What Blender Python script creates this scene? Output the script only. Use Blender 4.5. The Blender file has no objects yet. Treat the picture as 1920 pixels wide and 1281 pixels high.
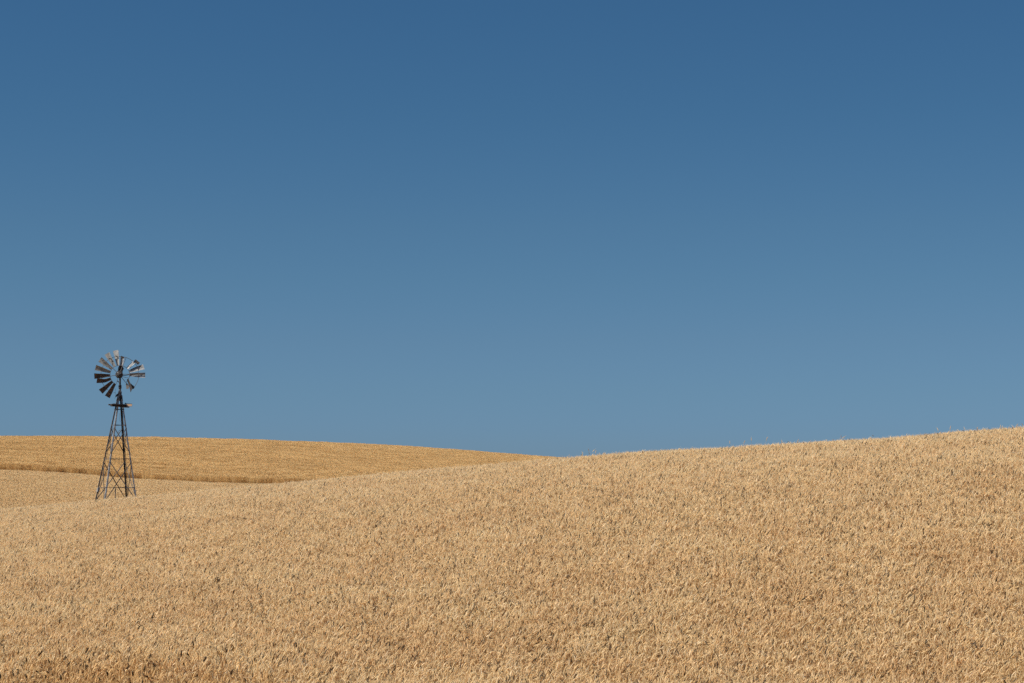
import bpy, bmesh, math, random
import numpy as np
from mathutils import Vector, Matrix, Quaternion
random.seed(7); rng = np.random.default_rng(11)
sc = bpy.context.scene
COL = sc.collection

# ------------------------------------------------------------------ camera
F = 3733.0            # focal length in pixels of the 1920 px wide photograph
HOR = 880.0           # image row of the eye level
cam_d = bpy.data.cameras.new("camera"); cam = bpy.data.objects.new("camera", cam_d); COL.objects.link(cam)
cam_d.sensor_width = 36.0; cam_d.lens = 36.0 * F / 1920.0
cam_d.clip_start = 0.5; cam_d.clip_end = 8000
cam.location = (0, 0, 0)
PITCH = math.atan((HOR - 640.5) / F)
cam.rotation_euler = (math.pi / 2 + PITCH, 0, 0)
sc.camera = cam

# ------------------------------------------------------------------ light
SUN_EL, SUN_AZ = 42.0, -118.0      # azimuth from the view direction (+Y), negative = left
w = bpy.data.worlds.new("World"); sc.world = w; w.use_nodes = True
nt = w.node_tree; nt.nodes.clear()
out = nt.nodes.new("ShaderNodeOutputWorld"); bg = nt.nodes.new("ShaderNodeBackground")
sky = nt.nodes.new("ShaderNodeTexSky"); sky.sky_type = 'NISHITA'; sky.sun_disc = False
sky.sun_elevation = math.radians(SUN_EL); sky.sun_rotation = math.radians(SUN_AZ)
sky.altitude = 800; sky.air_density = 1.0; sky.dust_density = 0.3; sky.ozone_density = 2.0
bg.inputs[1].default_value = 0.10
# tint of the clear air by height above the horizon (world direction)
tc = nt.nodes.new("ShaderNodeTexCoord"); sep = nt.nodes.new("ShaderNodeSeparateXYZ")
nt.links.new(tc.outputs['Generated'], sep.inputs[0])
ramp = nt.nodes.new("ShaderNodeValToRGB"); nt.links.new(sep.outputs['Z'], ramp.inputs[0])
SKYRAMP = [(0.0, (0.1282, 0.2229, 0.4246)), (0.0214, (0.1299, 0.2229, 0.4046)), (0.0375, (0.1358, 0.2236, 0.3718)), (0.0642, (0.1455, 0.2258, 0.3392)), (0.0937, (0.1463, 0.2337, 0.3233)), (0.1209, (0.147, 0.2376, 0.3162)), (0.1766, (0.135, 0.2412, 0.3174)), (0.2319, (0.1332, 0.2484, 0.327)), (0.6, (0.95, 0.96, 0.97))]
cr = ramp.color_ramp
for i, (p, c) in enumerate(SKYRAMP):
    e = cr.elements[i] if i < 2 else cr.elements.new(p)
    e.position = p; e.color = (*c, 1)
mul = nt.nodes.new("ShaderNodeVectorMath"); mul.operation = 'MULTIPLY'
nt.links.new(sky.outputs[0], mul.inputs[0]); nt.links.new(ramp.outputs[0], mul.inputs[1])
# the air is deeper blue away from the sun side (polarised quarter of the sky)
pm = nt.nodes.new("ShaderNodeMath"); pm.operation = 'MULTIPLY_ADD'; pm.inputs[1].default_value = -0.20; pm.inputs[2].default_value = 0.965
nt.links.new(sep.outputs['X'], pm.inputs[0])
mul2 = nt.nodes.new("ShaderNodeVectorMath"); mul2.operation = 'SCALE'
nt.links.new(mul.outputs[0], mul2.inputs[0]); nt.links.new(pm.outputs[0], mul2.inputs['Scale'])
nt.links.new(mul2.outputs[0], bg.inputs[0]); nt.links.new(bg.outputs[0], out.inputs[0])

sd = bpy.data.lights.new("sun", 'SUN'); sun = bpy.data.objects.new("sun", sd); COL.objects.link(sun)
sd.energy = 4.0; sd.angle = math.radians(0.55); sd.color = (1.0, 0.95, 0.86)
el, az = math.radians(SUN_EL), math.radians(SUN_AZ)
SUND = Vector((math.sin(az) * math.cos(el), math.cos(az) * math.cos(el), math.sin(el)))
sun.rotation_euler = SUND.to_track_quat('Z', 'Y').to_euler()
sc.view_settings.view_transform = 'Standard'; sc.view_settings.look = 'None'
sc.view_settings.exposure = 0.8; sc.view_settings.gamma = 1.0
sc.cycles.max_bounces = 8; sc.cycles.diffuse_bounces = 6; sc.cycles.transmission_bounces = 6
sc.cycles.use_denoising = False
sc.cycles.pixel_filter_type = 'BLACKMAN_HARRIS'; sc.cycles.filter_width = 1.5

# ------------------------------------------------------------------ helpers
def obj(name, verts, faces, mat=None, parent=None, smooth=False):
    me = bpy.data.meshes.new(name); me.from_pydata([tuple(v) for v in verts], [], faces); me.update()
    if mat: me.materials.append(mat)
    if smooth:
        for p in me.polygons: p.use_smooth = True
    o = bpy.data.objects.new(name, me); COL.objects.link(o)
    if parent: o.parent = parent
    return o

def tag(o, **k):
    for a, b in k.items(): o[a] = b
    return o

def mat_new(name):
    m = bpy.data.materials.new(name); m.use_nodes = True
    t = m.node_tree; b = t.nodes['Principled BSDF']
    return m, t, b

def noise(t, scale, detail=3, rough=0.55, coord='Object'):
    c = t.nodes.new("ShaderNodeTexCoord"); n = t.nodes.new("ShaderNodeTexNoise")
    n.inputs['Scale'].default_value = scale; n.inputs['Detail'].default_value = detail; n.inputs['Roughness'].default_value = rough
    t.links.new(c.outputs[coord], n.inputs['Vector']); return n

def rampnode(t, src, stops):
    r = t.nodes.new("ShaderNodeValToRGB"); t.links.new(src, r.inputs[0])
    for i, (p, c) in enumerate(stops):
        e = r.color_ramp.elements[i] if i < 2 else r.color_ramp.elements.new(p)
        e.position = p; e.color = (*c, 1)
    return r

# ------------------------------------------------------------------ terrain
def ip(v, xs, ys): return np.interp(v, xs, ys)
def sm(a, b, v):
    s = np.clip((v - a) / (b - a), 0, 1); return s * s * (3 - 2 * s)

COLS = np.array([-200, 0, 100, 180, 260, 330, 400, 540, 700, 850, 1000, 1100, 1250, 1400, 1600, 1760, 1920, 2100], float)
# near rise: row of its skyline, and the distance of that skyline
NPY = np.array([971, 958, 951, 944, 937, 930, 920.5, 910.5, 896.5, 882, 867, 859, 850.5, 843, 830, 818, 806, 793], float)
NDI = np.array([90, 88, 87, 86, 84.5, 83, 81, 78, 74.5, 72, 69.5, 68, 66, 64, 62, 60.5, 59, 58], float)
# far field: lower edge and skyline
EPY = np.array([873, 881, 886, 892, 898, 901.5, 905.5, 908.5, 918, 920, 918, 908, 908, 908, 908, 908, 908, 908], float)
SPY = np.array([817, 817, 816, 817, 818, 819.5, 821, 825, 832, 840.5, 853, 862, 870, 872, 880, 884, 888, 890], float)
WH = 0.85                          # height of the standing wheat
D_EDGE = 236.0

def canopy(x, y):
    """height of the wheat surface seen from the eye at z = 0 (metres)"""
    x = np.asarray(x, float); y = np.asarray(y, float)
    yy = np.maximum(y, 12.0)
    t = x / yy
    c = np.clip(960 + F * t, -700, 2500)
    npy = ip(c, COLS, NPY); ndi = ip(c, COLS, NDI)
    # slight smoothing over columns
    for d in (-45, 45):
        npy = npy + ip(c + d, COLS, NPY); ndi = ndi + ip(c + d, COLS, NDI)
    npy /= 3; ndi /= 3
    zc = (HOR - npy) / F * ndi
    # near rise, Hermite from the verge (32 m) to the skyline
    y0, z0 = 32.0, -3.44
    L = ndi - y0; s = np.clip((yy - y0) / L, 0, 1)
    m1 = (HOR - npy) / F * L * 1.0
    m0 = (zc - z0) * 2.05 - m1 * 1.0 + 0.0
    m0 = np.maximum(m0, 0.3)
    h = (2*s**3 - 3*s**2 + 1) * z0 + (s**3 - 2*s**2 + s) * m0 + (-2*s**3 + 3*s**2) * zc + (s**3 - s**2) * m1
    near = np.where(yy < y0, z0 + (yy - y0) * 0.03, h)
    # hollow behind the rise and the gentle slope up to the far edge
    swale_d = ndi + 24
    zsw = np.minimum(zc - 0.9, -(946 - HOR) / F * swale_d)
    epy = ip(c, COLS, EPY); ze = -(epy - HOR) / F * D_EDGE
    ms = (yy - ndi)
    a = sm(0, 1, ms / 24.0)
    down = zc + m1 / L * np.minimum(ms, 24) * (1 - a) - 0.0
    z_dn = down * (1 - a) + zsw * a
    b = np.clip((yy - swale_d) / (D_EDGE - 4 - swale_d), 0, 1)
    b2 = b * b * (3 - 2 * b) * 0.35 + b * 0.65
    b2 = np.where(b < 0.12, b2 * (b / 0.12), b2)
    z_up = zsw + (ze - zsw) * b2
    z = np.where(yy < ndi, near, np.where(yy < swale_d, z_dn, z_up))
    # far field
    spy = ip(c, COLS, SPY)
    for d in (-90, 90): spy = spy + ip(c + d, COLS, SPY)
    spy /= 3
    dsk = 405.0; zs = (HOR - spy - 2.5) / F * dsk
    L2 = dsk - D_EDGE; q = np.clip((yy - D_EDGE) / L2, 0, 1)
    m1f = (HOR - spy) / F * L2; z0f = ze + WH * 0.88
    m0f = np.maximum((zs - z0f) * 1.7 - m1f * 0.7, 0.2)
    hf = (2*q**3 - 3*q**2 + 1) * z0f + (q**3 - 2*q**2 + q) * m0f + (-2*q**3 + 3*q**2) * zs + (q**3 - q**2) * m1f
    beyond = zs + m1f / L2 * (yy - dsk) * np.exp(-(yy - dsk) / 60.0) - 14 * sm(0, 1, (yy - dsk) / 320.0)
    zf = np.where(yy < dsk, hf, beyond)
    k = sm(D_EDGE - 5.0, D_EDGE - 0.5, yy)
    return z * (1 - k) + zf * k

_P = rng.uniform(0, 6.28, 8)
def bumps(x, y):
    return 0.03 * np.sin(x * 0.9 + _P[0] + 0.7 * np.sin(y * 0.33)) * np.sin(y * 0.7 + _P[1]) \
         + 0.04 * np.sin(x * 0.31 + y * 0.12 + _P[2]) * np.sin(y * 0.23 - x * 0.1 + _P[3])

def ground_z(x, y):
    x = np.asarray(x, float); y = np.asarray(y, float)
    g = canopy(x, y) - WH + bumps(x, y)
    # road shoulder the photographer stands on
    k = sm(6, 26, y)
    road = -1.70 - 0.02 * np.abs(y)
    return road * (1 - k) + g * k

rows = np.concatenate([np.arange(-120, -10, 10), np.arange(-10, 26, 1.0), np.arange(26, 110, 0.8), np.arange(110, 228, 3.0),
                       np.arange(228, 240, 0.5), np.arange(240, 430, 4.0), np.geomspace(430, 6000, 40)])
aa = np.concatenate([np.linspace(-6, -0.42, 24)[:-1], np.linspace(-0.42, 0.42, 150), np.linspace(0.42, 6, 24)[1:]])
Y, A = np.meshgrid(rows, aa, indexing='ij'); X = A * (np.abs(Y) * 1.0 + 14)
Z = ground_z(X, Y)
V = np.stack([X, Y, Z], -1).reshape(-1, 3)
nr, nc = Y.shape
idx = np.arange(nr * nc).reshape(nr, nc)
Q = np.stack([idx[:-1, :-1], idx[:-1, 1:], idx[1:, 1:], idx[1:, :-1]], -1).reshape(-1, 4)
gm, t, b = mat_new("dry_soil")
n1 = noise(t, 2.2, 6); r1 = rampnode(t, n1.outputs[0], [(0.3, (0.15, 0.11, 0.07)), (0.7, (0.28, 0.215, 0.14))])
t.links.new(r1.outputs[0], b.inputs['Base Color']); b.inputs['Roughness'].default_value = 0.95
bp = t.nodes.new("ShaderNodeBump"); bp.inputs['Strength'].default_value = 0.6; bp.inputs['Distance'].default_value = 0.05
t.links.new(n1.outputs[0], bp.inputs['Height']); t.links.new(bp.outputs[0], b.inputs['Normal'])
ground = obj("ground", V, Q.tolist(), gm, smooth=True)
tag(ground, kind="structure", label="rolling dry brown soil of the hills under the wheat")

# ------------------------------------------------------------------ wheat
def straw_mat(name, tint, patch):
    """straw with per plant colour, slow variation across the field and light passing through"""
    m = bpy.data.materials.new(name); m.use_nodes = True; t = m.node_tree; t.nodes.clear()
    o = t.nodes.new("ShaderNodeOutputMaterial")
    at = t.nodes.new("ShaderNodeAttribute"); at.attribute_name = "Col"
    geo = t.nodes.new("ShaderNodeNewGeometry")
    def nz(scale, detail, sy=1.0):
        mp = t.nodes.new("ShaderNodeMapping"); mp.inputs['Scale'].default_value = (1, sy, 1)
        t.links.new(geo.outputs['Position'], mp.inputs[0])
        n = t.nodes.new("ShaderNodeTexNoise"); n.inputs['Scale'].default_value = scale; n.inputs['Detail'].default_value = detail
        t.links.new(mp.outputs[0], n.inputs['Vector']); return n
    na = nz(patch[0], 3, patch[1])
    r = rampnode(t, na.outputs[0], [(0.34, patch[2]), (0.66, patch[3])])
    m1 = t.nodes.new("ShaderNodeVectorMath"); m1.operation = 'MULTIPLY'
    t.links.new(at.outputs['Color'], m1.inputs[0]); t.links.new(r.outputs[0], m1.inputs[1])
    m2 = t.nodes.new("ShaderNodeVectorMath"); m2.operation = 'MULTIPLY'; m2.inputs[1].default_value = tint
    t.links.new(m1.outputs[0], m2.inputs[0])
    d = t.nodes.new("ShaderNodeBsdfDiffuse"); tr = t.nodes.new("ShaderNodeBsdfTranslucent")
    mx = t.nodes.new("ShaderNodeMixShader"); mx.inputs[0].default_value = 0.56
    t.links.new(m2.outputs[0], d.inputs[0]); t.links.new(m2.outputs[0], tr.inputs[0])
    t.links.new(d.outputs[0], mx.inputs[1]); t.links.new(tr.outputs[0], mx.inputs[2])
    t.links.new(mx.outputs[0], o.inputs[0])
    return m

STRAW = np.array([[.84, .675, .41], [.80, .625, .36], [.75, .56, .315], [.67, .47, .255], [.90, .755, .52], [.11, .075, .048]])
STRAWP = np.array([.30, .35, .19, .06, .08, .02])

def tubes(P, R, sides=3):
    """P (n, k, 3) centre lines, R (k,) or (n,k) radii -> verts, faces"""
    n, k, _ = P.shape
    R = np.broadcast_to(R, (n, k))
    T = np.gradient(P, axis=1); T /= np.linalg.norm(T, axis=2, keepdims=True) + 1e-9
    ref = np.array([0.31, 0.9, 0.25]); ref /= np.linalg.norm(ref)
    U = np.cross(T, ref); U /= np.linalg.norm(U, axis=2, keepdims=True) + 1e-9
    W = np.cross(T, U)
    vs = []
    for s in range(sides):
        a = 2 * math.pi * s / sides
        vs.append(P + (U * math.cos(a) + W * math.sin(a)) * R[..., None])
    vs = np.stack(vs, 2)                                # n,k,sides,3
    ids = np.arange(n * k * sides).reshape(n, k, sides)
    f = []
    for s in range(sides):
        s2 = (s + 1) % sides
        f.append(np.stack([ids[:, :-1, s], ids[:, :-1, s2], ids[:, 1:, s2], ids[:, 1:, s]], -1).reshape(-1, 4))
    return vs.reshape(-1, 3), np.concatenate(f), k * sides

def ribbons(P, Wd, side):
    n, k, _ = P.shape
    Wd = np.broadcast_to(Wd, (n, k))
    o = side[:, None, :] * Wd[..., None] * 0.5
    vs = np.stack([P - o, P + o], 2)
    ids = np.arange(n * k * 2).reshape(n, k, 2)
    f = np.stack([ids[:, :-1, 0], ids[:, :-1, 1], ids[:, 1:, 1], ids[:, 1:, 0]], -1).reshape(-1, 4)
    return vs.reshape(-1, 3), f, k * 2

def clump(name, size, nplants, mat, detail, seed, hw=1.0, tall=0.0):
    g = np.random.default_rng(seed)
    n = nplants
    bx = g.uniform(-.5, .5, n) * size * 1.6; by = g.uniform(-.5, .5, n) * size * 1.6
    H = WH * 0.93 + g.normal(0, 0.036, n) + tall
    phi = g.normal(0.25, 1.5, n)                          # lean, mostly to the right
    flip = g.random(n) < 0.16; phi = np.where(flip, phi + math.pi, phi)
    dirv = np.stack([np.cos(phi), np.sin(phi), np.zeros(n)], 1)
    lean = np.abs(g.normal(0.07, 0.06, n))
    base = np.stack([bx, by, np.zeros(n)], 1)
    up = np.array([0, 0, 1.0])
    colr = STRAW[g.choice(len(STRAW), n, p=STRAWP)] * g.uniform(0.86, 1.12, (n, 1))
    dk = g.random(n) < 0.05; headc = np.where(dk[:, None], np.array([.10, .07, .045]) * g.uniform(.8, 2.0, (n, 1)), colr)
    VV, FF, CC = [], [], []; off = 0
    def add(v, f, per, c):
        nonlocal off
        VV.append(v); FF.append(f + off); CC.append(np.repeat(c, per, axis=0)); off += len(v)
    side = np.stack([-np.sin(phi + 0.8), np.cos(phi + 0.8), np.zeros(n)], 1)
    # stem: base, middle, neck
    s1 = base + up * (H * 0.5)[:, None] + dirv * (lean * 0.25)[:, None]
    s2 = base + up * (H * 0.90)[:, None] + dirv * (lean * 0.75)[:, None]
    s3 = base + up * H[:, None] + dirv * (lean * 1.1 + 0.02)[:, None]
    stemc = np.clip(colr * np.array([.95, .91, .83]), 0, 1)
    v, f, per = ribbons(np.stack([base, s1, s2, s3], 1), np.array([.006, .005, .005, .004]) * hw, side)
    add(v, f, per, stemc)
    # head, nodding
    th0 = np.clip(g.normal(0.45, 0.32, n), 0.0, 1.4); dth = np.clip(g.normal(0.50, 0.35, n), 0.05, 1.5)
    HL = g.uniform(0.080, 0.115, n)
    k = 4 if detail > 1 else 3
    pts = [s3]; 
    for i in range(1, k):
        th = th0 + dth * (i - 0.5) / (k - 1)
        st = (HL / (k - 1))[:, None]
        pts.append(pts[-1] + (dirv * np.sin(th)[:, None] + up * np.cos(th)[:, None]) * st)
    P = np.stack(pts, 1)
    rad = np.array([.0045, .0098, .0093, .0042]) if k == 4 else np.array([.006, .0125, .006])
    v, f, per = tubes(P, rad[None] * hw * np.where(dk, 1.2, 1.0)[:, None], 3); add(v, f, per, headc)
    # awns
    if detail > 0:
        na = 5 if detail > 1 else 2
        for a in range(na):
            fr = g.uniform(0.35, 1.0, n)
            i0 = np.minimum((fr * (k - 1)).astype(int), k - 2)
            o = P[np.arange(n), i0] + (P[np.arange(n), i0 + 1] - P[np.arange(n), i0]) * (fr * (k - 1) - i0)[:, None]
            d = P[:, -1] - P[:, -2]; d /= np.linalg.norm(d, axis=1, keepdims=True)
            d = d + g.normal(0, 0.28, (n, 3)); d /= np.linalg.norm(d, axis=1, keepdims=True)
            L = g.uniform(0.05, 0.085, n)[:, None]
            sd_ = np.cross(d, g.normal(0, 1, (n, 3))); sd_ /= np.linalg.norm(sd_, axis=1, keepdims=True)
            v, f, per = ribbons(np.stack([o, o + d * L], 1), np.array([.0030, .0006]) * hw, sd_)
            add(v, f, per, np.clip(colr * 1.08, 0, 1))
    # dry leaves
    nl = 2 if detail > 0 else 1
    for a in range(nl):
        ph = g.uniform(0, 6.28, n); dl = np.stack([np.cos(ph), np.sin(ph), np.zeros(n)], 1)
        hz = g.uniform(0.45, 0.86, n)
        o = base + up * (H * hz)[:, None] + dirv * (lean * hz * 0.6)[:, None]
        L = g.uniform(0.09, 0.20, n)[:, None]
        p1 = o + dl * L * 0.45 + up * L * g.uniform(0.2, 0.55, n)[:, None]
        p2 = p1 + dl * L * 0.5 - up * L * g.uniform(0.0, 0.8, n)[:, None]
        sd_ = np.stack([-np.sin(ph), np.cos(ph), g.normal(0, .4, n)], 1)
        v, f, per = ribbons(np.stack([o, p1, p2], 1), np.array([.009, .010, .002]) * hw, sd_)
        add(v, f, per, np.clip(colr * np.array([.90, .84, .75]), 0, 1))
    Vv = np.concatenate(VV); Ff = np.concatenate(FF); Cc = np.concatenate(CC)
    me = bpy.data.meshes.new(name)
    me.vertices.add(len(Vv)); me.vertices.foreach_set("co", Vv.astype(np.float32).ravel())
    me.loops.add(Ff.size); me.loops.foreach_set("vertex_index", Ff.astype(np.int32).ravel())
    me.polygons.add(len(Ff)); me.polygons.foreach_set("loop_start", np.arange(0, Ff.size, 4, dtype=np.int32))
    me.polygons.foreach_set("loop_total", np.full(len(Ff), 4, np.int32))
    me.update(calc_edges=True)
    ca = me.color_attributes.new("Col", 'FLOAT_COLOR', 'POINT')
    ca.data.foreach_set("color", np.concatenate([Cc, np.ones((len(Cc), 1))], 1).astype(np.float32).ravel())
    me.materials.append(mat)
    return bpy.data.objects.new(name, me)

def scatter(name, label, pts, rotz, scl, variants, tilt=None, group=None):
    """one object: points of the field, each carrying a clump of plants through geometry nodes"""
    c = bpy.data.collections.new(name + "_plants")
    for v in variants: c.objects.link(v)
    me = bpy.data.meshes.new(name); n = len(pts)
    me.vertices.add(n); me.vertices.foreach_set("co", pts.astype(np.float32).ravel())
    rot = np.zeros((n, 3), np.float32)
    if tilt is not None: rot[:, :2] = tilt
    rot[:, 2] = rotz
    me.attributes.new("rot", 'FLOAT_VECTOR', 'POINT').data.foreach_set("vector", rot.ravel())
    me.attributes.new("scl", 'FLOAT_VECTOR', 'POINT').data.foreach_set("vector", scl.astype(np.float32).ravel())
    me.attributes.new("pick", 'INT', 'POINT').data.foreach_set("value", rng.integers(0, len(variants), n).astype(np.int32))
    o = bpy.data.objects.new(name, me); COL.objects.link(o)
    g = bpy.data.node_groups.new(name, 'GeometryNodeTree')
    g.interface.new_socket("Geometry", in_out='INPUT', socket_type='NodeSocketGeometry')
    g.interface.new_socket("Geometry", in_out='OUTPUT', socket_type='NodeSocketGeometry')
    N = g.nodes; gi = N.new("NodeGroupInput"); go = N.new("NodeGroupOutput")
    ci = N.new("GeometryNodeCollectionInfo"); ci.inputs[0].default_value = c
    ci.inputs['Separate Children'].default_value = True; ci.inputs['Reset Children'].default_value = True
    iop = N.new("GeometryNodeInstanceOnPoints"); iop.inputs['Pick Instance'].default_value = True
    def attr(nm, ty):
        a = N.new("GeometryNodeInputNamedAttribute"); a.data_type = ty; a.inputs[0].default_value = nm
        return a.outputs[0]
    g.links.new(gi.outputs[0], iop.inputs['Points']); g.links.new(ci.outputs[0], iop.inputs['Instance'])
    g.links.new(attr("pick", 'INT'), iop.inputs['Instance Index'])
    g.links.new(attr("rot", 'FLOAT_VECTOR'), iop.inputs['Rotation'])
    g.links.new(attr("scl", 'FLOAT_VECTOR'), iop.inputs['Scale'])
    g.links.new(iop.outputs[0], go.inputs[0])
    md = o.modifiers.new("plants", 'NODES'); md.node_group = g
    tag(o, kind="stuff", label=label)
    return o

def grid_pts(x0, x1, y0, y1, s):
    gx, gy = np.meshgrid(np.arange(x0, x1, s), np.arange(y0, y1, s))
    gx = gx.ravel() + rng.uniform(-.5, .5, gx.size) * s * 0.8
    gy = gy.ravel() + rng.uniform(-.5, .5, gy.size) * s * 0.8
    return gx, gy

def colpx(x, y): return 960 + F * x / y

def front_edge(x, y):
    """distance at which the stand begins, further off at the left (bare verge there)"""
    c = colpx(x, y)
    return np.interp(c, [-300, 0, 250, 420, 520, 800, 1000], [33.4, 33.2, 33.0, 32.2, 30.8, 28.6, 26.0]) + 0.35 * np.sin(x * 1.7) * (c < 600)

def field(name, label, x, y, s, variants, hs=0.015, vary=(0.025, 0.5), sep=0):
    z = ground_z(x, y) - 0.02
    n = len(x)
    e = 0.25
    hz = 1 + rng.normal(0, hs, n) + vary[0] * np.sin(x * vary[1] + 1.3 * np.sin(y * vary[1] * .6)) * np.sin(y * vary[1] * .8 + 2)
    scl = np.stack([np.ones(n), np.ones(n), hz], 1)
    # lean the clump with the slope of the hill
    gx = (ground_z(x + e, y) - ground_z(x - e, y)) / (2 * e); gy = (ground_z(x, y + e) - ground_z(x, y - e)) / (2 * e)
    tilt = np.stack([np.arctan(gy) * 0.6, -np.arctan(gx) * 0.6], 1) + rng.normal(0, 0.02, (n, 2))
    rotz = rng.normal(0, 0.35, n)
    return scatter(name, label, np.stack([x, y, z], 1), rotz, scl, variants, tilt)

near_m = straw_mat("straw_near", (1.0, 1.0, 1.0), (0.5, 1.0, (0.97, 0.925, 0.88), (1.02, 1.02, 1.02)))
mid_m = straw_mat("straw_middle", (0.965, 0.94, 0.90), (0.25, 1.0, (0.98, 0.94, 0.90), (1.03, 1.02, 1.0)))
far_m = straw_mat("straw_far", (1.0, 0.945, 0.83), (0.09, 3.5, (0.88, 0.82, 0.74), (1.04, 1.03, 1.0)))

near_v = [clump("wheat_clump", 0.34, 56, near_m, 2, 100 + i) for i in range(10)]
mid_v = [clump("wheat_clump_middle", 0.6, 110, mid_m, 1, 200 + i, hw=1.25) for i in range(6)]
far_v = [clump("wheat_clump_far", 1.0, 190, far_m, 0, 300 + i, hw=1.9) for i in range(6)]

# near rise
s = 0.34
x, y = grid_pts(-46, 46, 25, 112, s)
c = colpx(x, y); nd = ip(c, COLS, NDI)
k = (c > -800) & (c < 2700) & (y > front_edge(x, y)) & (y < nd + 7)
# the stand thins out towards its ragged margin at the bottom left
thin = np.clip(1 - (y - front_edge(x, y)) / 2.0, 0, 1) * (c < 620)
k &= rng.random(x.size) > thin * 0.75
# clearing round the feet of the windmill
WX, WY = -18.72, 94.2
k &= ((x - WX) ** 2 + (y - WY) ** 2 > 1.5 ** 2)
field("wheat_field", "pale ripe wheat on the broad near rise, filling the lower half of the view", x[k], y[k], s, near_v)
# hollow and gentle slope behind
s = 0.58
x, y = grid_pts(-112, 22, 84, 233, s)
c = colpx(x, y); nd = ip(c, COLS, NDI)
edge = 231.5 + 0.6 * np.sin(x * 0.35)
k = (c > -800) & (c < 1150) & (y > nd + 7) & (y < edge) & ((x - WX) ** 2 + (y - WY) ** 2 > 1.5 ** 2)
field("wheat_field", "smooth pale wheat in the low strip behind the windmill, below the brown edge", x[k], y[k], s, mid_v, hs=0.015)
# far field
s = 0.95
x, y = grid_pts(-190, 70, D_EDGE, 428, s)
c = colpx(x, y)
k = (c > -700) & (c < 1500) & (y > D_EDGE - 0.6 + 0.7 * np.sin(x * .8) + 0.5 * np.sin(x * 2.1) + rng.uniform(-.6, .6, x.size))
field("wheat_field", "orange tinted wheat on the far hill, ending in a shaggy brown edge at its foot", x[k], y[k], s, far_v, hs=0.06, vary=(0.10, 0.16))

# single taller heads standing clear of the rest
tall_v = [clump("wheat_tall_heads", 0.25, 2, near_m, 2, 400 + i, tall=0.10 + 0.02 * i) for i in range(5)]
x, y = rng.uniform(-30, 32, 1400), rng.uniform(34, 80, 1400)
c = colpx(x, y); k = (c > -700) & (c < 2600) & (y < ip(c, COLS, NDI) + 2)
field("tall_wheat_heads", "scattered taller wheat heads breaking the skyline of the near rise", x[k], y[k], .3, tall_v, hs=0.05)

def grass_clump(name, n, size, H, cols, seed, mat):
    g = np.random.default_rng(seed); b0 = np.stack([g.normal(0, size, n), g.normal(0, size, n), np.zeros(n)], 1)
    ph = g.uniform(0, 6.28, n); d = np.stack([np.cos(ph), np.sin(ph), np.zeros(n)], 1); up = np.array([0, 0, 1.0])
    h = (H * g.uniform(0.4, 1.15, n))[:, None]; l = g.uniform(0.02, 0.30, n)[:, None]
    P = np.stack([b0, b0 + up * h * .5 + d * h * l * .2, b0 + up * h * .85 + d * h * l * .6, b0 + up * h + d * h * l], 1)
    v, f, per = ribbons(P, np.array([.010, .009, .006, .001]), np.stack([-np.sin(ph), np.cos(ph), np.zeros(n)], 1))
    cc = np.repeat(np.array(cols)[g.integers(0, len(cols), n)] * g.uniform(.8, 1.2, (n, 1)), per, axis=0)
    me = bpy.data.meshes.new(name); me.from_pydata(v.tolist(), [], f.tolist()); me.update()
    me.color_attributes.new("Col", 'FLOAT_COLOR', 'POINT').data.foreach_set("color", np.concatenate([cc, np.ones((len(cc), 1))], 1).astype(np.float32).ravel())
    me.materials.append(mat); return bpy.data.objects.new(name, me)
GREEN = [(.09, .13, .05), (.13, .16, .07), (.07, .10, .045)]; DRY = [(.74, .55, .33), (.66, .44, .25), (.82, .66, .42), (.50, .34, .2)]
weed_m = straw_mat("grass_blades", (1.0, 1.0, 1.0), (0.8, 1.0, (0.9, 0.9, 0.9), (1.05, 1.05, 1.0)))
edge_m = straw_mat("straw_field_margin", (0.97, 0.90, 0.80), (1.2, 1.0, (0.86, 0.80, 0.74), (1.05, 1.05, 1.05)))
dry_v = [clump("sparse_wheat", 0.30, 7, edge_m, 2, 540 + i, hw=1.3, tall=-0.06) for i in range(6)] + \
        [grass_clump("verge_tuft", 12, 0.16, 0.80, DRY[:3], 500, edge_m)] + \
        [grass_clump("verge_tuft", 26, 0.08, 0.66, GREEN + DRY[:1], 510 + i, weed_m) for i in range(1)]
x, y = rng.uniform(-15, -2.5, 1600), rng.uniform(30.6, 34.8, 1600)
c = colpx(x, y); k = (c < 500) & (y < front_edge(x, y) + 1.5)
field("verge_grass", "dry reddish and green grass along the ragged field margin at the bottom left", x[k], y[k], .3, dry_v, hs=0.15)
wd_v = [grass_clump("weed_tuft", 90, 0.16, 0.95, [(.10, .085, .05), (.16, .13, .08), (.09, .10, .05), (.45, .34, .2)], 520 + i, weed_m) for i in range(3)]
pts = [(-17.52, 94.3, 1.0), (-17.35, 94.6, .75), (-17.15, 94.7, .72), (-16.9, 94.9, .75), (-16.65, 94.9, .7), (-18.0, 93.9, .6), (-19.2, 94.6, .6), (-18.6, 94.8, .65), (-19.9, 94.5, .6)]
px_, py_ = np.array([p[0] for p in pts]), np.array([p[1] for p in pts])
scatter("weeds", "dark weeds growing round the feet of the windmill", np.stack([px_, py_, ground_z(px_, py_)], 1), np.arange(len(pts)) * 1.3,
        np.stack([np.ones(len(pts))] * 2 + [np.array([p[2] for p in pts])], 1), wd_v)

# ------------------------------------------------------------------ windmill
GZ = float(ground_z(WX, WY)) - 0.02
KX, KZ = 40.4, 39.63                       # photo pixels per metre across and up at the windmill
def hx(px): return (px - 218.0) / KX
def hz(py): return (HOR - py) / KZ - GZ

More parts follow.
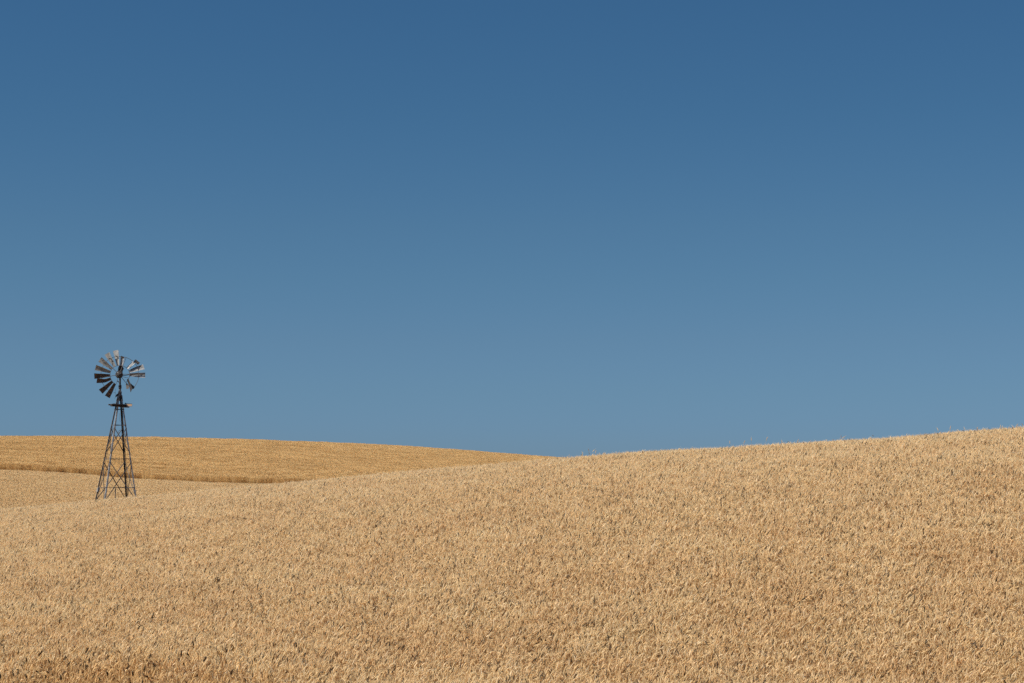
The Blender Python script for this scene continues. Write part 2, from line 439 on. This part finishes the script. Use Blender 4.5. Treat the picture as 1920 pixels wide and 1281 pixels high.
def metal(name, base, rust, amt, rough=0.6, metallic=0.35):
    m, t, b = mat_new(name)
    n = noise(t, 9.0, 6, 0.7); r = rampnode(t, n.outputs[0], [(max(0.0, 0.5 - amt), rust), (min(1.0, 0.62), base)])
    n2 = noise(t, 60.0, 3); mixn = t.nodes.new("ShaderNodeMix"); mixn.data_type = 'RGBA'; mixn.blend_type = 'MULTIPLY'
    mixn.inputs[0].default_value = 0.5
    r2 = rampnode(t, n2.outputs[0], [(0.3, (0.6, 0.6, 0.6)), (0.7, (1, 1, 1))])
    t.links.new(r.outputs[0], mixn.inputs[6]); t.links.new(r2.outputs[0], mixn.inputs[7])
    t.links.new(mixn.outputs[2], b.inputs['Base Color'])
    b.inputs['Roughness'].default_value = rough; b.inputs['Metallic'].default_value = metallic
    return m
M_GREY = metal("weathered_galvanised_steel", (0.36, 0.37, 0.37), (0.20, 0.175, 0.15), 0.12)
M_DARK = metal("dark_steel", (0.032, 0.031, 0.032), (0.05, 0.036, 0.028), 0.2, 0.8, 0.1)
M_BRACE = metal("rusted_brace_steel", (0.10, 0.10, 0.10), (0.12, 0.08, 0.055), 0.2, 0.7, 0.2)
M_BLADE = metal("weathered_galvanised_sheet", (0.31, 0.31, 0.30), (0.21, 0.20, 0.185), 0.14, 0.6, 0.1)
M_BROWNBLADE = metal("dark_brown_sheet", (0.10, 0.075, 0.06), (0.065, 0.045, 0.035), 0.2, 0.8, 0.1)  # darker brown sheet for the left and lower-left blades
M_WOOD = metal("old_dark_timber", (0.024, 0.017, 0.012), (0.035, 0.024, 0.015), 0.2, 0.9, 0.0)
M_PALEWOOD = metal("bare_split_timber", (0.42, 0.28, 0.19), (0.30, 0.19, 0.12), 0.1, 0.9, 0.0)

wm = bpy.data.objects.new("windmill", None); COL.objects.link(wm)
wm.location = (WX, WY, GZ); wm.rotation_euler = (0, 0, math.atan2(-WX, WY)); wm.empty_display_size = 0.3
tag(wm, label="old broken farm windmill on a dark steel lattice tower standing in the wheat", category="windmill")

def prism(path, sec, cap=True):
    """sweep section points (lists of Vectors, one ring per path end)"""
    n = len(sec[0]); vs = [v for ring in sec for v in ring]; fs = []
    for i in range(len(sec) - 1):
        for j in range(n):
            a, b_ = i * n + j, i * n + (j + 1) % n
            fs.append((a, b_, b_ + n, a + n))
    fs.append(tuple(range(n))[::-1]); fs.append(tuple((len(sec) - 1) * n + j for j in range(n)))
    return vs, fs

def rod(name, pts, r, mat, parent, sides=6):
    pts = [Vector(p) for p in pts]; rings = []
    for i, p in enumerate(pts):
        d = (pts[min(i + 1, len(pts) - 1)] - pts[max(i - 1, 0)]).normalized()
        u = d.orthogonal().normalized() if i == 0 else (u - d * u.dot(d)).normalized()
        v = d.cross(u); rr = r[i] if isinstance(r, (list, tuple)) else r
        rings.append([p + (u * math.cos(2 * math.pi * k / sides) + v * math.sin(2 * math.pi * k / sides)) * rr for k in range(sides)])
    vs, fs = prism(pts, rings)
    return obj(name, vs, fs, mat, parent)

def boxo(name, c, size, mat, parent, rot=(0, 0, 0), bev=0.006):
    bm = bmesh.new(); bmesh.ops.create_cube(bm, size=1.0)
    for v in bm.verts: v.co = Vector((v.co.x * size[0], v.co.y * size[1], v.co.z * size[2]))
    bmesh.ops.bevel(bm, geom=bm.edges[:], offset=bev, segments=1, affect='EDGES')
    me = bpy.data.meshes.new(name); bm.to_mesh(me); bm.free(); me.materials.append(mat)
    o = bpy.data.objects.new(name, me); COL.objects.link(o); o.parent = parent
    o.location = c; o.rotation_euler = rot
    return o

# tower: square plan turned 17 degrees, narrowing to its cap, leaning slightly to the right
OFF = {'left': (-36.75, 19.5), 'near': (-19.25, -36.5), 'right': (39.8, -19.5), 'back': (22.0, 36.5)}
def centre(py): return 224.5 + (218.0 - 224.5) * (py - 726) / 206.0
def node(k, py):
    s_ = (py - 719) / 213.0; ox, oy = OFF[k]
    return Vector((hx(centre(py) + ox * s_), oy / KX * s_, hz(py)))
PYG = HOR - (0 + (-0.25 + GZ)) * KZ               # row of the leg ends, a little below the soil
ORDER = ['left', 'near', 'right', 'back']
def leg(k, mat):
    i = ORDER.index(k); na, nb = ORDER[i - 1], ORDER[(i + 1) % 4]
    rings = []
    for py in (722, 800, 862, PYG):
        p = node(k, py); f = 0.066; th = 0.006
        a = (node(na, PYG) - node(k, PYG)); a.z = 0; a.normalize()
        b_ = (node(nb, PYG) - node(k, PYG)); b_.z = 0; b_.normalize()
        rings.append([p, p + a * f, p + a * f + b_ * th, p + (a + b_) * th, p + b_ * f + a * th, p + b_ * f])
    vs, fs = prism(None, rings)
    return obj("leg", vs, fs, mat, wm)
leg('left', M_DARK); leg('near', M_GREY); leg('right', M_GREY); leg('back', M_DARK)  # left and back legs get the darker steel
# inner stiffener angle of the left leg, paler
for k, mat, dx in (('left', M_GREY, 0.035), ('back', M_DARK, 0.03)):
    rod("leg_stiffener", [node(k, 770) + Vector((dx, 0.0, 0)), node(k, PYG) + Vector((dx + 0.03, 0.0, 0))], 0.016, mat, wm, 4)
for py, r in ((768, 0.022), (797.5, 0.018), (860.5, 0.016), (914.0, 0.015)):
    for i in range(4):
        a, b_ = ORDER[i], ORDER[(i + 1) % 4]
        sag = 0.9 if py > 900 else 0.4
        pa, pb = node(a, py + random.uniform(-sag, sag)), node(b_, py + random.uniform(-sag, sag))
        mid = (pa + pb) / 2 - Vector((0, 0, 0.012))
        rod("girt", [pa, mid, pb], r, M_BRACE if py != 768 else M_DARK, wm, 4)
for (p0, p1, r) in ((802.5, 851.0, 0.012), (866.0, 941.0, 0.013)):
    for i in range(4):
        a, b_ = ORDER[i], ORDER[(i + 1) % 4]
        thick = r * 1.25 * (1.35 if a in ('near', 'back') else 1.0)
        rod("brace", [node(a, p0), node(b_, p1)], thick, M_BRACE if i % 2 else M_DARK, wm, 5)
        rod("brace", [node(b_, p0) * 1.0, node(a, p1)], thick, M_DARK if i % 2 else M_BRACE, wm, 5)
for i in range(4):
    a, b_ = ORDER[i], ORDER[(i + 1) % 4]
    rod("brace", [node(a, 735), node(b_, 752)], 0.016, M_DARK, wm, 5)
    rod("brace", [node(b_, 735), node(a, 752)], 0.016, M_DARK, wm, 5)
# mast, pump rod, ladder, wires
rod("mast", [(hx(224.4), 0, hz(752)), (hx(224.3), 0, hz(708))], [0.05, 0.042], M_DARK, wm, 10)
rod("mast_collar", [(hx(224.4), 0, hz(729)), (hx(224.4), 0, hz(723))], 0.075, M_DARK, wm, 10)
rod("pump_pipe", [(hx(217.6), 0.1, 0.0), (hx(218.2), 0.05, hz(915))], 0.024, M_BRACE, wm, 8)
rod("ladder_rail", [node('left', PYG) * 1 + Vector((0.16, -0.22, 0.2)), node('left', 800) + Vector((0.10, -0.1, 0))], 0.010, M_BRACE, wm, 5)
boxo("pump_box", (hx(186.2), 0.1, hz(918.5)), (0.11, 0.10, 0.19), M_GREY, wm, (0, 0.15, 0.4))
rod("hanging_wire", [(hx(227), -.02, hz(777)), (hx(223.7), -.05, hz(776)), (hx(224.2), -.05, hz(784)), (hx(225.3), -.03, hz(790.5)), (hx(228.5), -.02, hz(790))], 0.006, M_BRACE, wm, 4)
rod("hanging_wire", [(hx(216), -.1, hz(803)), (hx(220.5), -.2, hz(811.5)), (hx(223), -.15, hz(809)), (hx(226), -.1, hz(806))], 0.010, M_BRACE, wm, 4)
rod("hanging_wire", [(hx(220.5), -.2, hz(811.5)), (hx(225.3), -.2, hz(811.8))], 0.008, M_BRACE, wm, 4)
# furl lever and bits under the wheel
rod("furl_lever", [(hx(216.2), -.15, hz(745)), (hx(219.6), -.1, hz(741)), (hx(224.5), 0, hz(738))], [0.02, 0.055, 0.03], M_DARK, wm, 6)
rod("furl_lever", [(hx(219.4), -.1, hz(714.5)), (hx(221.8), -.05, hz(717))], 0.022, M_DARK, wm, 6)
rod("furl_wire", [(hx(214.8), -.1, hz(748)), (hx(216.6), -.1, hz(744)), (hx(215.6), -.1, hz(737)), (hx(216.2), -.1, hz(729))], 0.006, M_BRACE, wm, 4)
rod("furl_wire", [(hx(212.5), -.1, hz(737.2)), (hx(216.5), -.1, hz(737.2))], 0.012, M_BRACE, wm, 4)
boxo("counterweight", (hx(227.2), -.05, hz(745)), (0.09, 0.09, 0.17), M_DARK, wm, (0, -0.12, 0.3))

# platform of old planks, one end broken and tipped up
pf = boxo("platform", (hx(222), 0, hz(761.3)), (0.62, 0.52, 0.085), M_WOOD, wm, (0.03, 0.03, 0.30))
def plank(c, size, mat, rot): return boxo("plank", c, size, mat, pf, rot)
plank((-0.06, -0.24, 0.045), (0.74, 0.13, 0.07), M_WOOD, (0.05, -0.03, 0.03))
plank((-0.02, 0.22, 0.03), (0.78, 0.13, 0.065), M_WOOD, (0.0, 0.02, -0.05))
plank((-0.25, -0.02, 0.05), (0.16, 0.60, 0.05), M_WOOD, (0.1, 0.1, -0.6))
plank((0.26, -0.04, -0.035), (0.30, 0.5, 0.05), M_WOOD, (0, 0.05, 0.2))
e = plank((0.43, -0.28, 0.055), (0.27, 0.03, 0.125), M_PALEWOOD, (-0.35, -0.03, -0.40)); e['label'] = "pale bare end board tipped up on edge"
plank((0.43, -0.255, 0.118), (0.28, 0.055, 0.018), M_WOOD, (0.0, 0.02, -0.40))
boxo("plank_bolt", (0.27, -0.2, 0.13), (0.06, 0.05, 0.05), M_WOOD, pf)

# head: gearbox and wheel
WC = Vector((hx(223.7), -0.30, hz(704.0)))
def lathe(name, prof, mat, parent, loc, seg=20, rot=None):
    """profile (radius, forward) turned round the wheel axis, forward = -Y"""
    vs, fs = [], []
    for (r, f) in prof:
        for k in range(seg):
            a = 2 * math.pi * k / seg; vs.append((r * math.cos(a), -f, r * math.sin(a)))
    for i in range(len(prof) - 1):
        for k in range(seg):
            fs.append((i * seg + k, i * seg + (k + 1) % seg, (i + 1) * seg + (k + 1) % seg, (i + 1) * seg + k))
    fs.append(tuple(range(seg))); fs.append(tuple((len(prof) - 1) * seg + k for k in range(seg))[::-1])
    o = obj(name, vs, fs, mat, parent, smooth=False); o.location = loc
    return o
bm = bmesh.new()
prof = [(-.10, -.22), (.10, -.22), (.115, -.02), (.10, .13), (.05, .19), (-.05, .185), (-.095, .11), (-.12, -.04)]
vsf = [bm.verts.new((x_, -.17, z_)) for x_, z_ in prof]; vsb = [bm.verts.new((x_ * .85, .24, z_ * .9)) for x_, z_ in prof]
bm.faces.new(vsf); bm.faces.new(vsb[::-1])
for i in range(8):
    j = (i + 1) % 8; bm.faces.new((vsf[j], vsf[i], vsb[i], vsb[j]))
bmesh.ops.bevel(bm, geom=bm.edges[:], offset=0.012, segments=2, affect='EDGES')
bmesh.ops.recalc_face_normals(bm, faces=bm.faces[:])
me = bpy.data.meshes.new("gearbox"); bm.to_mesh(me); bm.free(); me.materials.append(M_DARK)
gb = bpy.data.objects.new("gearbox", me); COL.objects.link(gb); gb.parent = wm; gb.location = (hx(224.6), 0.02, hz(693.5))
rod("gearbox_bracket", [(-.06, -.2, -.10), (-.10, -.22, .0), (-.04, -.2, .10)], 0.018, M_GREY, gb, 5)

wheel = lathe("wheel", [(.03, .17), (.075, .15), (.085, .08), (.175, .06), (.185, .0), (.15, -.06), (.06, -.10), (.05, -.30)], M_DARK, wm,
              Vector((hx(222.6), -0.30, hz(703.3))), 9)
WO = WC - Vector(wheel.location)                      # rim centre seen from the hub
def pol(th, r, f=0.0):
    a = math.radians(th); return Vector((WO.x + r * math.cos(a), -f, WO.z + r * math.sin(a)))
for (r, f, rr) in ((0.885, 0.03, 0.011), (0.455, 0.02, 0.011)):
    rod("rim", [pol(a, r * (1 + 0.012 * math.sin(a * .06)), f) for a in np.linspace(-49, 242, 60)], rr, M_BRACE, wheel, 5)
for a, r1 in ((8, 1.17), (71, .90), (136, 0.90), (190, .88), (250, .46), (309, .60)):
    s0 = Vector((math.cos(math.radians(a)) * .16, -0.05, math.sin(math.radians(a)) * .16))
    rod("spoke", [s0, pol(a - (6 if a == 8 else 0), r1, 0.02)], 0.013 if r1 > .5 else .010, M_BRACE, wheel, 5)
rod("spoke", [Vector((.10, 0, -.09)), pol(-18, .46, 0.02), pol(-10, .455, .02)], 0.009, M_BRACE, wheel, 5)

def blade(th, r0, r1, w0, w1, pitch=36, camber=0.10, bend=None, mat=None, shift=0.0):
    """sheet blade with a curved section; bend = (start fraction, turn toward viewer, turn sideways)"""
    a = math.radians(th); er = Vector((math.cos(a), 0, math.sin(a))); et = Vector((-math.sin(a), 0, math.cos(a))); ax = Vector((0, -1, 0))
    p = math.radians(pitch); ch = et * math.cos(p) - ax * math.sin(p); no = ax * math.cos(p) + et * math.sin(p)
    ni, nj, thk = 7, 6, 0.004; top, bot = [], []
    pos = Vector((WO.x, 0, WO.z)) + er * r0; prev = r0
    for i in range(ni + 1):
        f = i / ni; r = r0 + (r1 - r0) * f; d = er.copy()
        if bend and f > bend[0]:
            g_ = min(1.0, (f - bend[0]) / 0.25)
            d = (er * math.cos(bend[1] * g_) + ax * math.sin(bend[1] * g_) + et * bend[2] * g_).normalized()
        pos = pos + d * (r - prev); prev = r
        w_ = w0 + (w1 - w0) * f
        n2 = (no - d * no.dot(d)).normalized()
        c2 = n2.cross(d); c2 = c2 if c2.dot(ch) > 0 else -c2
        for j in range(nj + 1):
            s_ = j / nj - 0.5
            wob = 0.006 * math.sin(th + i * 1.3 + j)
            q = pos + c2 * (s_ * w_ + shift) - n2 * (camber * w_ * (1 - 4 * s_ * s_) - wob)
            top.append(q + n2 * thk / 2); bot.append(q - n2 * thk / 2)
    m_ = nj + 1; N_ = len(top); fs = []
    for i in range(ni):
        for j in range(nj):
            a0, a1, a2, a3 = i * m_ + j, i * m_ + j + 1, (i + 1) * m_ + j + 1, (i + 1) * m_ + j
            fs.append((a0, a1, a2, a3)); fs.append((a3 + N_, a2 + N_, a1 + N_, a0 + N_))
    ring = [j for j in range(nj + 1)] + [i * m_ + nj for i in range(1, ni + 1)] + [ni * m_ + j for j in range(nj - 1, -1, -1)] + [i * m_ for i in range(ni - 1, 0, -1)]
    for u, v in zip(ring, ring[1:] + ring[:1]): fs.append((v, u, u + N_, v + N_))
    o = obj("blade", top + bot, fs, mat or M_BLADE, wheel)
    return o
def clip(th, r=0.885, ln=0.13, tw=35):
    a = math.radians(th); er = Vector((math.cos(a), 0, math.sin(a))); et = Vector((-math.sin(a), 0, math.cos(a)))
    d = et * math.cos(math.radians(tw)) - er * math.sin(math.radians(tw)) * -1
    c_ = pol(th, r, 0.055)
    rod("blade_clip", [c_ - d * ln / 2, c_ + d * ln / 2], 0.018, M_DARK, wheel, 5)
R0, R1 = 0.46, 1.18
for th, cb, pt in ((0, .03, 20), (20, .03, 21), (100, .05, 32), (121, .07, 34), (142, .11, 36), (163, .13, 36)):
    f_ = math.cos(math.radians(36)) / math.cos(math.radians(pt))
    blade(th, R0, R1, 0.145 * f_, 0.315 * f_, camber=cb, pitch=pt)
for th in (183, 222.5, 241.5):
    o = blade(th, R0, R1, 0.145, 0.315, mat=M_BROWNBLADE); o['label'] = "dark brown blade"
bl = blade(203, R0, 1.12, 0.145, 0.27, bend=(0.35, 0.25, -0.42), mat=M_BROWNBLADE); bl['label'] = "blade bent upward at the tip"
bl = blade(82, R0, 0.87, 0.125, 0.19, camber=.03, pitch=20); bl['label'] = "blade broken off at half its length"
bl = blade(43, R0, 0.90, 0.14, 0.20, pitch=44, camber=.04); bl['label'] = "blade with its outer half folded over"
# torn and folded pieces
def sheet(name, pts, mat, lab=None, thk=0.006):
    vs = [Vector((hx(px) - wheel.location.x, y_, hz(py) - wheel.location.z)) for px, py, y_ in pts]
    n = len(vs); nrm = (vs[1] - vs[0]).cross(vs[2] - vs[0]).normalized() * thk
    al = vs + [v + nrm for v in vs]
    fs = [tuple(range(n))[::-1], tuple(range(n, 2 * n))] + [(i, (i + 1) % n, (i + 1) % n + n, i + n) for i in range(n)]
    o = obj(name, al, fs, mat, wheel)
    if lab: o['label'] = lab
    return o
sheet("blade_flap", [(251.3, 675.4, -.06), (253.6, 674.7, -.05), (261.4, 680.6, .02), (257.8, 684.8, .04), (251.6, 680.0, -.02)], M_BLADE, "folded over tip of a bent blade")
sheet("blade_flap", [(240.9, 688.9, -.02), (249.5, 680.5, -.03), (250.6, 676.4, -.04), (253.0, 675.4, -.04), (252.3, 681.0, -.02), (243.3, 690.3, .0)], M_DARK)
sheet("blade_flap", [(243.2, 693.7, -.0), (249.0, 690.6, -.0), (257.5, 686.9, -.02), (257.6, 688.0, -.0), (248.5, 692.4, -.0), (244.0, 695.0, -.0)], M_DARK)
sheet("blade_flap", [(258.0, 686.6, -.03), (262.5, 685.5, -.03), (263.8, 687.5, -.02), (260.5, 689.6, -.01)], M_DARK)
sheet("blade_flap", [(242.2, 701.2, -.01), (250.0, 700.3, -.02), (259.5, 699.4, -.02), (259.5, 700.6, -.0), (249.0, 702.4, -.0), (243.5, 704.8, -.0)], M_DARK)
rod("blade_edge", [Vector((hx(244) - wheel.location.x, -.08, hz(701.2) - wheel.location.z)), Vector((hx(271) - wheel.location.x, -.06, hz(699.6) - wheel.location.z))], 0.014, M_BRACE, wheel, 5)
sheet("blade_flap", [(237.0, 712.3, -.05), (239.7, 710.4, -.05), (243.8, 720.0, -.10), (247.8, 729.0, -.12), (244.3, 736.8, -.10), (241.3, 724.5, -.06)], M_DARK, "crumpled hanging blade")
sheet("blade_flap", [(243.8, 719.5, -.08), (252.2, 725.8, .06), (250.4, 729.6, .08), (247.6, 730.0, -.02)], M_DARK)
sheet("blade_flap", [(235.2, 721.0, .05), (237.2, 718.9, .02), (241.5, 724.5, -.04), (240.5, 729.6, -.02), (236.4, 730.2, .04)], M_BRACE)
for th, tw in ((121, 62), (100, 48), (142, 85), (163, 80), (82, 20)): clip(th, 0.885 if th != 82 else 0.87, 0.14 if th != 163 else 0.09, tw)

for (dx, dz, r_) in ((-.05, .07, .022), (.06, .05, .018), (.02, -.05, .02), (-.09, -.03, .016), (.08, -.06, .016)):
    rod("hub_bolt", [Vector((dx, -.07, dz)), Vector((dx * 1.3, -.13, dz * 1.3))], r_, M_GREY, wheel, 6)

rod("furl_chain", [Vector((.14, -.02, -.04)), Vector((.30, -.02, -.03)), Vector((.46, .0, -.0))], 0.016, M_DARK, wheel, 5)
rod("pitman_arm", [(.04, -.26, -.16), (.12, -.24, .04), (.07, -.22, .16)], [0.03, 0.045, 0.03], M_DARK, gb, 6)
